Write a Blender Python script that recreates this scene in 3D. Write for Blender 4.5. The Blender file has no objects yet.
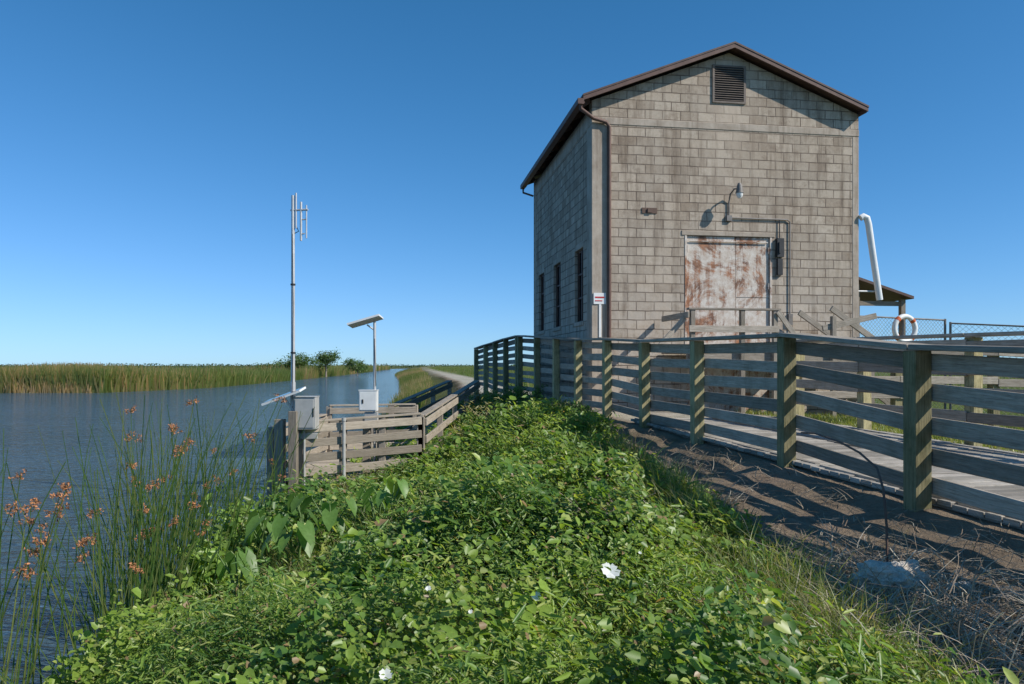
import bpy, math, numpy as np
from mathutils import Vector
rng=np.random.default_rng(7)
sc=bpy.context.scene
sc.view_settings.view_transform='Standard'; sc.view_settings.look='None'; sc.view_settings.exposure=0
# ---------------------------------------------------------------- helpers
def link(o,parent=None):
    sc.collection.objects.link(o)
    if parent is not None: o.parent=parent
    return o
def empty(name,loc=(0,0,0),rz=0):
    e=bpy.data.objects.new(name,None); e.location=loc; e.rotation_euler=(0,0,rz); e.empty_display_size=.3
    return link(e)
_g=rng.random((64,64,6))
def vnoise(x,y,s,ch=0):
    x=np.asarray(x,float)*s+100.3; y=np.asarray(y,float)*s+57.7
    xi=np.floor(x).astype(int); yi=np.floor(y).astype(int); fx=x-xi; fy=y-yi
    fx=fx*fx*(3-2*fx); fy=fy*fy*(3-2*fy)
    g=_g[:,:,ch]
    a=g[xi%64,yi%64]; b=g[(xi+1)%64,yi%64]; c=g[xi%64,(yi+1)%64]; d=g[(xi+1)%64,(yi+1)%64]
    return (a*(1-fx)+b*fx)*(1-fy)+(c*(1-fx)+d*fx)*fy
def mesh_np(name,V,F,mat,col=None,parent=None,smooth=False):
    me=bpy.data.meshes.new(name); V=np.ascontiguousarray(V,dtype=np.float32); F=np.ascontiguousarray(F,dtype=np.int32)
    n=F.shape[1]
    me.vertices.add(len(V)); me.vertices.foreach_set('co',V.ravel())
    me.loops.add(F.size); me.loops.foreach_set('vertex_index',F.ravel())
    me.polygons.add(len(F)); me.polygons.foreach_set('loop_start',np.arange(0,F.size,n,dtype=np.int32))
    try: me.polygons.foreach_set('loop_total',np.full(len(F),n,dtype=np.int32))
    except Exception: pass
    me.update(calc_edges=True)
    if smooth: me.polygons.foreach_set('use_smooth',np.ones(len(F),dtype=bool))
    if col is not None:
        a=me.color_attributes.new('Col','FLOAT_COLOR','POINT')
        c=np.ones((len(V),4),dtype=np.float32); c[:,:3]=col; a.data.foreach_set('color',c.ravel())
    me.materials.append(mat); me.validate()
    return link(bpy.data.objects.new(name,me),parent)
def norm(v): return v/np.maximum(np.linalg.norm(v,axis=1,keepdims=True),1e-9)
class Soup:
    def __init__(s): s.V=[];s.F=[];s.C=[];s.n=0
    def add(s,V,F,C): s.V.append(V);s.F.append(F+s.n);s.C.append(C);s.n+=len(V)
    def leaves(s,P,T,N,S,C,tv,tf):
        B=norm(np.cross(N,T)); N2=np.cross(T,B); tv=np.array(tv); tf=np.array(tf); k=len(tv); n=len(P)
        V=P[:,None,:]+S[:,None,None]*(tv[None,:,0,None]*T[:,None,:]+tv[None,:,1,None]*B[:,None,:]+tv[None,:,2,None]*N2[:,None,:])
        F=(tf[None]+(np.arange(n)*k)[:,None,None]).reshape(-1,4)
        s.add(V.reshape(-1,3),F,np.repeat(C,k,axis=0))
    def blades(s,P,up,bend,W,C,L=4,taper=1.0,tip=None,side=None):
        n=len(P)
        if side is None:
            a=rng.random(n)*6.283; side=np.stack([np.cos(a),np.sin(a),0*a],1)
        ls=np.linspace(0,1,L); Vs=[];Cs=[]
        for l in ls:
            c=P+up*l+bend*l*l; w=(W*(1-taper*.92*l**1.5))[:,None]
            Vs+= [c-side*w*.5,c+side*w*.5]
            cc=C if tip is None else C*(1-l)+tip*l
            Cs+= [cc,cc]
        V=np.stack(Vs,1).reshape(-1,3); Cc=np.stack(Cs,1).reshape(-1,3)
        t=np.array([[2*i,2*i+1,2*i+3,2*i+2] for i in range(L-1)])
        F=(t[None]+(np.arange(n)*2*L)[:,None,None]).reshape(-1,4)
        s.add(V,F,Cc)
    def build(s,name,mat,parent=None): return mesh_np(name,np.concatenate(s.V),np.concatenate(s.F),mat,np.concatenate(s.C),parent)
HEART=([(0,0,0),(.08,.36,.06),(.55,.34,.08),(1,0,-.12),(.55,-.34,.08),(.08,-.36,.06)],[(0,3,2,1),(0,5,4,3)])
OVAL=([(0,0,0),(.3,.22,.06),(.7,.18,.05),(1,0,-.08),(.7,-.18,.05),(.3,-.22,.06)],[(0,3,2,1),(0,5,4,3)])
NARROW=([(0,0,0),(.3,.09,.03),(.7,.07,.0),(1,0,-.12),(.7,-.07,.0),(.3,-.09,.03)],[(0,3,2,1),(0,5,4,3)])
class Builder:
    def __init__(s): s.v=[];s.f=[];s.uv=[];s.r=[];s.m=[];s.sm=[]
    def poly(s,vs,faces,mat=0,uvs=None,r=None,smooth=False):
        o=len(s.v); s.v+= [tuple(v) for v in vs]; r=rng.random() if r is None else r
        for i,f in enumerate(faces):
            s.f.append([o+k for k in f]); s.r.append(r); s.m.append(mat); s.sm.append(smooth)
            s.uv+= uvs[i] if uvs else [(vs[k][0]+vs[k][1],vs[k][2]) for k in f]
    def box(s,o,a,b,c,mat=0):
        o,a,b,c=map(Vector,(o,a,b,c))
        if a.cross(b).dot(c)<0: b,c=c,b
        P=[o,o+a,o+a+b,o+b,o+c,o+a+c,o+a+b+c,o+b+c]
        L,M,N=a.length,b.length,c.length; q=[(0,0,0),(L,0,0),(L,M,0),(0,M,0),(0,0,N),(L,0,N),(L,M,N),(0,M,N)]
        fs=[(0,3,2,1),(4,5,6,7),(0,1,5,4),(2,3,7,6),(1,2,6,5),(0,4,7,3)]
        ou,ov=rng.random()*20,rng.random()*20; uv=[]
        for i,f in enumerate(fs):
            if i<2: uv.append([(q[k][0]+ou,q[k][1]+ov) for k in f])
            elif i<4: uv.append([(q[k][0]+ou,q[k][2]+ov+.5) for k in f])
            else: uv.append([(q[k][1]*.3+ou,q[k][2]+ov) for k in f])
        s.poly(P,fs,mat,uv)
    def mm(s,a,b,mat=0):
        d=[b[i]-a[i] for i in range(3)]; ax=[(d[0],0,0),(0,d[1],0),(0,0,d[2])]; k=max(range(3),key=lambda i:abs(d[i]))
        o=[0,1,2]; o.remove(k); s.box(a,ax[k],ax[o[0]],ax[o[1]],mat)
    def beam(s,p,q,w,h,mat=0,up=(0,0,1)):
        p,q=Vector(p),Vector(q); a=q-p; side=a.cross(Vector(up))
        if side.length<1e-5: side=a.cross(Vector((0,1,0)))
        side.normalize(); u=side.cross(a).normalized()
        s.box(p-side*w/2-u*h/2,a,side*w,u*h,mat)
    def tube(s,pts,r,mat=0,n=8,cap=True):
        pts=[Vector(p) for p in pts]; rr=r if isinstance(r,(list,tuple)) else [r]*len(pts); vs=[];ref=None
        for i,p in enumerate(pts):
            d=(pts[min(i+1,len(pts)-1)]-pts[max(i-1,0)]).normalized()
            if ref is None: ref=d.orthogonal().normalized()
            ref=(ref-d*ref.dot(d)).normalized(); b=d.cross(ref)
            for k in range(n):
                t=k*6.28318/n; vs.append(p+(ref*math.cos(t)+b*math.sin(t))*rr[i])
        fs=[(i*n+k,i*n+(k+1)%n,(i+1)*n+(k+1)%n,(i+1)*n+k) for i in range(len(pts)-1) for k in range(n)]
        R=rng.random(); s.poly(vs,fs,mat,None,R,True)
        if cap:
            s.poly(vs[:n],[tuple(range(n))[::-1]],mat,None,R); s.poly(vs[-n:],[tuple(range(n))],mat,None,R)
    def build(s,name,mats,parent=None,bevel=0):
        me=bpy.data.meshes.new(name); me.from_pydata(s.v,[],s.f)
        uvl=me.uv_layers.new(name='UVMap'); uvl.data.foreach_set('uv',np.array(s.uv,dtype=np.float32).ravel())
        a=me.attributes.new('rnd','FLOAT','FACE'); a.data.foreach_set('value',np.array(s.r,dtype=np.float32))
        for m in mats: me.materials.append(m)
        me.polygons.foreach_set('material_index',np.array(s.m,dtype=np.int32)); me.polygons.foreach_set('use_smooth',np.array(s.sm,dtype=bool)); me.update()
        o=link(bpy.data.objects.new(name,me),parent)
        if bevel:
            b=o.modifiers.new('bevel','BEVEL'); b.width=bevel; b.segments=1; b.limit_method='ANGLE'; b.angle_limit=math.radians(50)
        return o
# ---------------------------------------------------------------- materials
class Mat:
    def __init__(s,name,rough=.8,metal=0,spec=.3):
        s.m=bpy.data.materials.new(name); s.m.use_nodes=True; s.nt=s.m.node_tree; s.N=s.nt.nodes; s.L=s.nt.links
        s.b=s.N['Principled BSDF']; s.b.inputs['Roughness'].default_value=rough; s.b.inputs['Metallic'].default_value=metal
        s.b.inputs['Specular IOR Level'].default_value=spec; s.out=s.N['Material Output']
    def n(s,t,**k):
        x=s.N.new(t)
        for a,v in k.items(): setattr(x,a,v)
        return x
    def set(s,sock,v):
        if isinstance(v,bpy.types.NodeSocket): s.L.new(v,sock)
        elif isinstance(v,(tuple,list)) and len(v)==3 and sock.type=='RGBA': sock.default_value=(*v,1)
        else: sock.default_value=v
    def coord(s,kind='Object',scale=(1,1,1)):
        t=s.n('ShaderNodeTexCoord'); mp=s.n('ShaderNodeMapping'); mp.inputs['Scale'].default_value=scale; s.L.new(t.outputs[kind],mp.inputs[0]); return mp.outputs[0]
    def noise(s,vec,scale,detail=5,rough=.6,dist=0):
        x=s.n('ShaderNodeTexNoise'); s.L.new(vec,x.inputs['Vector']); x.inputs['Scale'].default_value=scale; x.inputs['Detail'].default_value=detail; x.inputs['Roughness'].default_value=rough; x.inputs['Distortion'].default_value=dist; return x.outputs['Fac']
    def ramp(s,fac,a,b):
        x=s.n('ShaderNodeMapRange'); s.L.new(fac,x.inputs[0]); x.inputs[1].default_value=a; x.inputs[2].default_value=b; return x.outputs[0]
    def mix(s,f,a,b,mode='MIX'):
        x=s.n('ShaderNodeMix',data_type='RGBA',blend_type=mode); s.set(x.inputs[0],f); s.set(x.inputs[6],a); s.set(x.inputs[7],b); return x.outputs[2]
    def math(s,op,a,b):
        x=s.n('ShaderNodeMath',operation=op); s.set(x.inputs[0],a); s.set(x.inputs[1],b); return x.outputs[0]
    def attr(s,name,o='Color'): return s.n('ShaderNodeAttribute',attribute_name=name).outputs[o]
    def bump(s,h,strength=.5,dist=.02,nrm=None):
        x=s.n('ShaderNodeBump'); x.inputs['Strength'].default_value=strength; x.inputs['Distance'].default_value=dist; s.L.new(h,x.inputs['Height'])
        if nrm is not None: s.L.new(nrm,x.inputs['Normal'])
        s.L.new(x.outputs[0],s.b.inputs['Normal']); return x.outputs[0]
    def color(s,c): s.set(s.b.inputs['Base Color'],c); return s
def plain(name,col,rough=.6,metal=0,var=.25,spec=.4,sc_=6,bp=.15):
    m=Mat(name,rough,metal,spec); f=m.noise(m.coord(),sc_,8,.7)
    m.color(m.mix(m.ramp(f,.35,.7),tuple(c*(1-var) for c in col),tuple(min(1,c*(1+var)) for c in col))); m.bump(f,bp,.01 if bp<.3 else .04); return m.m
def leafmat(name,trans=.40,rough=.40):
    m=Mat(name,rough,0,.45); c=m.attr('Col'); f=m.noise(m.coord(),35,2)
    c2=m.mix(m.ramp(f,.3,.7),m.mix(1.0,c,(.75,.78,.7),'MULTIPLY'),c); m.color(c2)
    t=m.n('ShaderNodeBsdfTranslucent'); m.L.new(m.mix(1.0,c2,(1.9,1.8,.7),'MULTIPLY'),t.inputs[0])
    x=m.n('ShaderNodeMixShader'); x.inputs[0].default_value=trans; m.L.new(m.b.outputs[0],x.inputs[1]); m.L.new(t.outputs[0],x.inputs[2]); m.L.new(x.outputs[0],m.out.inputs[0]); return m.m
M_leaf=leafmat('leaf_green'); M_dry=leafmat('dry_plant',.1,.9)
def wood(name,c1,c2,algae=(.07,.08,.04),alg=.35):
    m=Mat(name,.85,0,.2); uv=m.coord('UV',(1.2,22,1)); g=m.noise(uv,2.2,6,.7,.4); g2=m.noise(m.coord('UV',(3,90,1)),2,3,.6)
    r=m.attr('rnd','Fac'); base=m.mix(m.ramp(g,.3,.7),c1,c2); base=m.mix(m.ramp(g2,.55,.75),base,tuple(c*.45 for c in c1))
    v=m.n('ShaderNodeMapRange'); m.L.new(r,v.inputs[0]); v.inputs[3].default_value=.62; v.inputs[4].default_value=1.25
    hv=m.n('ShaderNodeHueSaturation'); m.L.new(v.outputs[0],hv.inputs['Value']); m.L.new(base,hv.inputs['Color'])
    a=m.noise(m.coord('Object'),3.0,5,.7); am=m.math('MULTIPLY',m.ramp(a,.48,.68),alg)
    m.color(m.mix(am,hv.outputs[0],algae)); m.bump(m.math('ADD',g,g2),.6,.008); return m.m
M_wood=wood('weathered_wood',(.26,.215,.17),(.50,.44,.36),(.13,.12,.07))
M_post=wood('mossy_wood',(.25,.21,.11),(.54,.48,.27),(.08,.085,.03),.65)
M_woodL=wood('sunlit_pale_wood',(.30,.25,.19),(.50,.43,.34),(.15,.13,.09),.3)  # pale grey wood with the sunlight on the dock put into its colour
M_deck=wood('deck_wood',(.27,.245,.21),(.50,.46,.40),(.16,.15,.11),.4)
def walls():
    m=Mat('concrete_block_wall',.95,0,.1); t=m.n('ShaderNodeTexCoord'); sp=m.n('ShaderNodeSeparateXYZ'); m.L.new(t.outputs['Object'],sp.inputs[0])
    cb=m.n('ShaderNodeCombineXYZ'); m.L.new(m.math('ADD',sp.outputs[0],sp.outputs[1]),cb.inputs[0]); m.L.new(sp.outputs[2],cb.inputs[1])
    wn=m.n('ShaderNodeTexNoise'); m.L.new(t.outputs['Object'],wn.inputs['Vector']); wn.inputs['Scale'].default_value=2.5; wn.inputs['Detail'].default_value=3
    va=m.n('ShaderNodeVectorMath',operation='MULTIPLY_ADD'); m.L.new(wn.outputs['Color'],va.inputs[0]); va.inputs[1].default_value=(.035,.03,0); m.L.new(cb.outputs[0],va.inputs[2])
    br=m.n('ShaderNodeTexBrick'); m.L.new(va.outputs[0],br.inputs['Vector'])
    br.inputs['Color1'].default_value=(0,0,0,1); br.inputs['Color2'].default_value=(1,1,1,1); br.inputs['Mortar'].default_value=(.5,.5,.5,1)
    br.inputs['Scale'].default_value=1; br.inputs['Mortar Size'].default_value=.011; br.inputs['Mortar Smooth'].default_value=.3; br.inputs['Bias'].default_value=0
    br.inputs['Brick Width'].default_value=.405; br.inputs['Row Height'].default_value=.2
    blk=m.mix(br.outputs['Color'],(.33,.26,.195),(.52,.43,.335))
    n1=m.noise(t.outputs['Object'],.9,7,.7); n2=m.noise(t.outputs['Object'],14,5,.75); n3=m.noise(m.coord('Object',(4,4,.35)),1.1,6,.7); n4=m.noise(t.outputs['Object'],2.6,7,.78)
    c=m.mix(m.ramp(n1,.38,.66),blk,m.mix(.45,blk,(.55,.49,.41))); c=m.mix(m.math('MULTIPLY',m.ramp(n3,.48,.66),.68),c,(.17,.125,.09)); c=m.mix(m.math('MULTIPLY',m.ramp(n4,.52,.64),.6),c,(.23,.175,.13))
    c=m.mix(m.math('MULTIPLY',m.ramp(n2,.35,.75),.45),c,m.mix(1.0,c,(.52,.5,.47),'MULTIPLY'))
    zl=m.ramp(sp.outputs[2],3.2,0.6); c=m.mix(m.math('MULTIPLY',m.math('MULTIPLY',zl,m.ramp(n4,.40,.6)),.5),c,(.62,.56,.48))
    n5=m.noise(t.outputs['Object'],2.3,3,.5)
    mf=m.math('MULTIPLY',br.outputs['Fac'],m.math('ADD',m.math('MULTIPLY',m.ramp(n5,.3,.6),.7),.3)); c=m.mix(m.math('MULTIPLY',mf,.85),c,(.13,.10,.08))
    dx=m.math('ABSOLUTE',m.math('SUBTRACT',sp.outputs[0],3.13),0); st=m.math('MULTIPLY',m.ramp(dx,.85,.1),m.math('MULTIPLY',m.ramp(sp.outputs[2],3.2,5.4),m.ramp(n3,.30,.55))); c=m.mix(m.math('MULTIPLY',st,.65),c,(.56,.46,.36))
    m.color(c); h=m.math('SUBTRACT',m.math('MULTIPLY',n2,.4),br.outputs['Fac']); m.bump(h,1.0,.025); return m.m
M_wall=walls()
def conc():
    m=Mat('cast_concrete',.95,0,.1); o=m.coord(); n1=m.noise(o,1.5,6,.7); n2=m.noise(o,20,4,.7); n3=m.noise(m.coord('Object',(6,6,.5)),1,5,.7)
    c=m.mix(m.ramp(n1,.35,.7),(.34,.28,.22),(.52,.45,.37)); c=m.mix(m.math('MULTIPLY',m.ramp(n3,.5,.7),.6),c,(.17,.125,.09)); m.color(c); m.bump(m.math('ADD',n2,n1),.5,.012); return m.m
M_conc=conc()
def rust():
    m=Mat('rusted_painted_steel',.8,0,.25); o=m.coord('Object'); n1=m.noise(o,1.1,10,.8,.9); n2=m.noise(m.coord('Object',(4,4,.6)),1.6,7,.75); n3=m.noise(o,8,8,.8); n4=m.noise(o,2.6,5,.7)
    c=m.mix(m.ramp(n3,.38,.62),(.13,.07,.05),(.36,.19,.115)); c=m.mix(m.ramp(n4,.48,.60),c,m.mix(1.0,c,(1.4,1.2,1.0),'MULTIPLY'))
    pale=m.mix(m.ramp(n3,.4,.6),(.66,.61,.54),(.50,.41,.33))
    c=m.mix(m.ramp(m.math('ADD',m.math('MULTIPLY',n1,.65),m.math('MULTIPLY',n2,.35)),.455,.525),c,pale); m.color(c); m.bump(n3,.5,.012); return m.m
M_rust=rust()
M_brown=plain('brown_painted_trim',(.12,.066,.05),.6); M_roof=plain('roof_metal',(.10,.06,.048),.6)
M_dark=plain('dark_opening',(.012,.012,.014),.5); M_vent=plain('vent_slats',(.17,.135,.11),.7)
M_steel=plain('galvanised_steel',(.55,.55,.54),.45,.25,.15); M_white=plain('white_paint',(.75,.75,.72),.45,0,.08)
M_conduit=plain('old_conduit',(.20,.185,.17),.6,.2,.3)
M_grey=plain('grey_enclosure',(.40,.40,.38),.5,0,.12); M_black=plain('black_metal',(.03,.03,.03),.5); M_red=plain('red_lettering',(.5,.03,.03),.5)
M_rod=plain('rusty_rod',(.12,.075,.055),.7,.1)
mg=Mat('window_glass',.12,0,.5); mg.color((.02,.025,.03)); M_glass=mg.m
def solar():
    m=Mat('solar_cells',.15,0,.6); uv=m.coord('UV',(9,9,9)); b=m.n('ShaderNodeTexBrick'); m.L.new(uv,b.inputs['Vector']); b.offset=0
    b.inputs['Color1'].default_value=(.012,.016,.03,1); b.inputs['Color2'].default_value=(.016,.02,.035,1); b.inputs['Mortar'].default_value=(.15,.16,.18,1); b.inputs['Scale'].default_value=1
    b.inputs['Brick Width'].default_value=1; b.inputs['Row Height'].default_value=1; b.inputs['Mortar Size'].default_value=.03; m.color(b.outputs[0]); return m.m
M_solar=solar()
# ---------------------------------------------------------------- terrain
WZ=-2.5
XF=([-60,2,5.6,22,26,60,185,400,3000],[13,3.72,3.07,.12,-1.25,-4.5,-22,-50,-300])
XS=([-60,0,6,14,22,30,60,120,185,400,700,3000],[-1,-2.7,-3.15,-4.15,-4.1,-5,-8.6,-18,-29,-58,-90,-380])
XR=([60,66,80,123,185,400,700,1200,3000],[-400,-37,-33,-36,-42,-68,-91,-150,-400])
def xf(y): return np.interp(y,*XF)
def xs(y): return np.interp(y,*XS)
def zfence(y): return np.interp(y,[-5,4,9,14,22,28,45,4000],[-1.15,-1.12,-1.02,-.95,-1.05,-1.1,-1.3,-1.4])
def ground_z(x,y,fine=True):
    x=np.asarray(x,float); y=np.asarray(y,float)
    zf=zfence(y)
    F=xf(y); S=xs(y); t=(F-x)/(F-S)
    f=np.interp(t,[0,.05,.2,.5,.8,1,1.12,1.4],[0,.07,.17,.38,.70,1,1.3,1.6])
    dip=np.clip((y-8.5)/3,0,1)*np.clip((26-y)/4,0,1)
    f=f+dip*.18*np.clip((t-.2)/.25,0,1)*np.clip((1-t)/.25,0,1)
    zl=zf+(WZ-zf)*f
    zr=zf+(-1.25-zf)*np.clip((x-F-2.5)/6,0,1)
    z=np.where(x>F,zr,zl); z=np.maximum(z,-3.4)
    R=np.interp(y,*XR); bank=np.where(y>60,np.clip(-3.4+(R-x+1.5)*.5,-3.4,-2.35),-3.4); z=np.maximum(z,bank)
    if fine:
        k=np.clip(1-np.abs(y-10)/40,0,1)*np.where(t>1,.3,1)*np.where(x>F+.1,.25,1)
        z=z+((vnoise(x,y,1.1)-.5)*.09+(vnoise(x,y,3.7,1)-.5)*.04)*k
    return z
def dirtw(y): return np.interp(y,[2.5,4,7,11,14,22],[2.0,1.7,1.2,.75,.2,0])
def deadmask(x,y): return np.exp(-(((x-.72)/.5)**2+((y-6.5)/.85)**2)**2)
gx=np.unique(np.concatenate([-np.geomspace(8,3500,60),np.arange(-8,9,.12),np.geomspace(9,3500,50)]))
gy=np.unique(np.concatenate([[-40,-20,-10,-5],np.arange(-3,30,.14),np.geomspace(30,3500,110)]))
X,Y=np.meshgrid(gx,gy); Z=ground_z(X,Y); nx,ny=len(gx),len(gy)
idx=np.arange(nx*ny).reshape(ny,nx); F=np.stack([idx[:-1,:-1],idx[:-1,1:],idx[1:,1:],idx[1:,:-1]],-1).reshape(-1,4)
FX=xf(Y); SX=xs(Y); d=FX-X
def mixc(a,b,w): return a*(1-w[...,None])+b*w[...,None]
ss=lambda v,a,b: np.clip((v-a)/(b-a),0,1)
shaded_soil=np.array([.07,.06,.03]); dirt=np.array([.38,.285,.21]); sand=np.array([.55,.49,.41]); grass=np.array([.15,.19,.05]); marsh=np.array([.13,.14,.045])  # first tone: green-brown ground, darkened so gaps under the foliage look shaded
C=np.zeros(X.shape+(3,))+shaded_soil
C=mixc(C,dirt,ss(dirtw(Y)+.25-d+(vnoise(X,Y,2)-.5)*.5,0,.35))
C=mixc(C,np.array([.24,.155,.11]),deadmask(X,Y))
inside=ss(-d,.1,.4); C=mixc(C,sand,inside)
gr=ss(X-(FX+3.6)+(vnoise(X,Y,1.3)-.5)*.6,0,.5); C=mixc(C,grass,gr)
C=mixc(C,marsh,ss(Y,26,34)*ss(d,0.3,1.0)); C=mixc(C,grass*.9,ss(Y,30,45)*ss(-d,2.3,3))
C=mixc(C,marsh,ss(Y,60,62)*(X<np.interp(Y,*XR)+3))
C=mixc(C,np.array([.05,.045,.03]),ss(-Z,2.38,2.5))
def gmat():
    m=Mat('ground_soil',.97,0,.08); o=m.coord(); c=m.attr('Col'); n1=m.noise(o,2.3,7,.7); n2=m.noise(o,26,5,.8); n3=m.noise(o,.25,4,.6)
    c=m.mix(m.ramp(n1,.3,.7),m.mix(1.0,c,(.6,.6,.6),'MULTIPLY'),c); c=m.mix(m.ramp(n2,.45,.75),c,m.mix(1.0,c,(1.4,1.35,1.3),'MULTIPLY')); c=m.mix(m.ramp(n3,.35,.65),c,m.mix(1.0,c,(.75,.8,.7),'MULTIPLY'))
    m.color(c); m.bump(m.math('ADD',n2,n1),.9,.04); return m.m
mesh_np('ground',np.stack([X,Y,Z],-1).reshape(-1,3),F,gmat(),C.reshape(-1,3),smooth=True)
# water
mw=Mat('water_surface',.09,0,.5); mw.b.inputs['IOR'].default_value=1.33
o1=mw.coord('Object',(.40,1.5,1)); o2=mw.coord('Object',(1.2,3.2,1)); a=mw.noise(o1,1.0,3,.55,.5); b=mw.noise(o2,2.0,3,.6,.3); c_=mw.noise(mw.coord('Object',(.05,.12,1)),1,3,.5)
mw.color((.062,.105,.135))
h=mw.math('ADD',mw.math('MULTIPLY',a,1.0),mw.math('MULTIPLY',b,.5)); h=mw.math('MULTIPLY',h,mw.ramp(c_,-.1,.8)); mw.bump(h,1.0,.75)
mesh_np('water',np.array([(-3400,-60,WZ),(100,-60,WZ),(100,3400,WZ),(-3400,3400,WZ)]),np.array([[0,1,2,3]]),mw.m)
# ---------------------------------------------------------------- vegetation
def vegh(x,y):
    d=xf(y)-x; e=np.clip((d-dirtw(y))/.8,0,1); s=np.clip((x-xs(y)+.3)/.6,.3,1)
    return (.05+.42*vnoise(x,y,.85,2)**1.5+.40*vnoise(x,y,2.2,3)**1.8)*(.35+.65*e)*s*(1-.35*ss(y,9,12)*ss(-x,-.5,.5))*(1-.7*deadmask(x,y))
def sample(n,y0,y1,p,xmin=None,xmax=None):
    u=rng.random(n); y=(y0**(1-p)+u*(y1**(1-p)-y0**(1-p)))**(1/(1-p))
    a=xs(y)-.25; b=xf(y)-dirtw(y)*.92+.05; x=a+rng.random(n)*(b-a); return x,y
def orient(n,tilt=.7,sun=.25):
    N=norm(np.stack([rng.normal(0,tilt,n)+sun,rng.normal(0,tilt,n)-sun*.6,np.abs(rng.normal(1,.3,n))+.1],1))
    T=rng.normal(0,1,(n,3)); T-= N*(T*N).sum(1,keepdims=True); return norm(T),N
S=Soup()
def undergrowth(np_,y0,y1,p,lpp,size,spread):
    px,py=sample(np_,y0,y1,p); keep=(rng.random(np_)>deadmask(px,py)*1.0)&(rng.random(np_)<.28+1.4*vnoise(px,py,1.9,0)); px,py=px[keep],py[keep]; n=len(px)
    H=vegh(px,py)*rng.uniform(.45,1.4,n); kind=vnoise(px,py,1.2,4)+rng.normal(0,.12,n); tone=.55*vnoise(px,py,.9,5)+.45*vnoise(px,py,2.7,1); pr=rng.random(n)
    k=rng.integers(int(lpp*.6),int(lpp*1.4)+1,n); i=np.repeat(np.arange(n),k); m=len(i)
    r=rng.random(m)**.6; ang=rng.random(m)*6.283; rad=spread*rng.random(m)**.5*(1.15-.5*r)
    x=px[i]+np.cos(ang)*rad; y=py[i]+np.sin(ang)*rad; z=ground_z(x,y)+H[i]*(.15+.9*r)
    P=np.stack([x,y,z],1); T,N=orient(m,.55,.5)
    out=np.stack([np.cos(ang),np.sin(ang),rng.normal(0,.3,m)-.1],1); T=norm(T*.6+out); T=norm(T-N*(T*N).sum(1,keepdims=True))
    A=np.array([.245,.345,.06]); Bc=np.array([.095,.19,.04]); Cc=np.array([.37,.42,.12])
    w=np.clip((tone[i]-.5)*2.8+.45+rng.normal(0,.22,m),0,1)[:,None]; col=Bc*(1-w)+A*w
    yel=(rng.random(m)<.13)[:,None]; col=np.where(yel,Cc,col); br=(rng.random(m)<.025)[:,None]; col=np.where(br,np.array([.33,.22,.12]),col)
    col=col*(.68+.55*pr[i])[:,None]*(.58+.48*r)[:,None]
    s=size*rng.uniform(.45,1.35,m)*(.6+.75*pr[i]**2)
    kk=kind[i]
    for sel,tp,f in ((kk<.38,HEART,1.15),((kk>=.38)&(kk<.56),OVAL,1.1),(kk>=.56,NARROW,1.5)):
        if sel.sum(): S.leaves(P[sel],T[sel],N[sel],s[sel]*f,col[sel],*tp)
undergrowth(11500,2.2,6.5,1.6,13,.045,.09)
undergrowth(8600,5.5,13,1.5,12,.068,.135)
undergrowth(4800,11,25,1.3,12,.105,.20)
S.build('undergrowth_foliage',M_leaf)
G=Soup()
def grass_on(x,y,h,w,cols,bend=.5,zoff=-.02,lean=(0,0),mx=4):
    n=len(x); z=ground_z(x,y)+zoff; hh=h*rng.uniform(.5,1.2,n); a=rng.random(n)*6.283
    up=np.stack([np.cos(a)*hh*.15+lean[0]*hh,np.sin(a)*hh*.15+lean[1]*hh,hh],1); bd=np.stack([np.cos(a)*hh*bend*rng.random(n),np.sin(a)*hh*bend*rng.random(n),-hh*.25*rng.random(n)],1)
    cs=np.array(cols)[rng.integers(0,len(cols),n)]*rng.uniform(.7,1.2,n)[:,None]
    G.blades(np.stack([x,y,z],1),up,bd,w*rng.uniform(.6,1.3,n),cs,L=mx)
gc=[(.24,.32,.07),(.17,.26,.055),(.33,.36,.13),(.47,.41,.24)]
x,y=sample(60000,2.2,8,1.5); k=((vnoise(x,y,.8,1)>.57)|((x<xs(y)+1.4)&(vnoise(x,y,1.5,3)>.4))|((xf(y)-dirtw(y)-x<.6)&(y<6)&(rng.random(len(x))<.3)))&(deadmask(x,y)<.4); x,y=x[k],y[k]; grass_on(x,y,.32,.007,gc,.9)
x,y=sample(20000,7,25,1.2); k=((vnoise(x,y,.7,1)>.5)|(xf(y)-x<.8))&(deadmask(x,y)<.4); x,y=x[k],y[k]; grass_on(x,y,.40,.013,gc+[(.4,.33,.2)],.6)
G.build('grass_tufts',M_leaf)
G=Soup(); n=26000; y=rng.uniform(4.5,16,n); x=xf(y)+3.6+rng.random(n)**1.3*7; grass_on(x,y,.14,.012,[(.19,.26,.06),(.24,.29,.08),(.32,.31,.14)],.6); 
G.build('lawn_grass',M_leaf)
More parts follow.
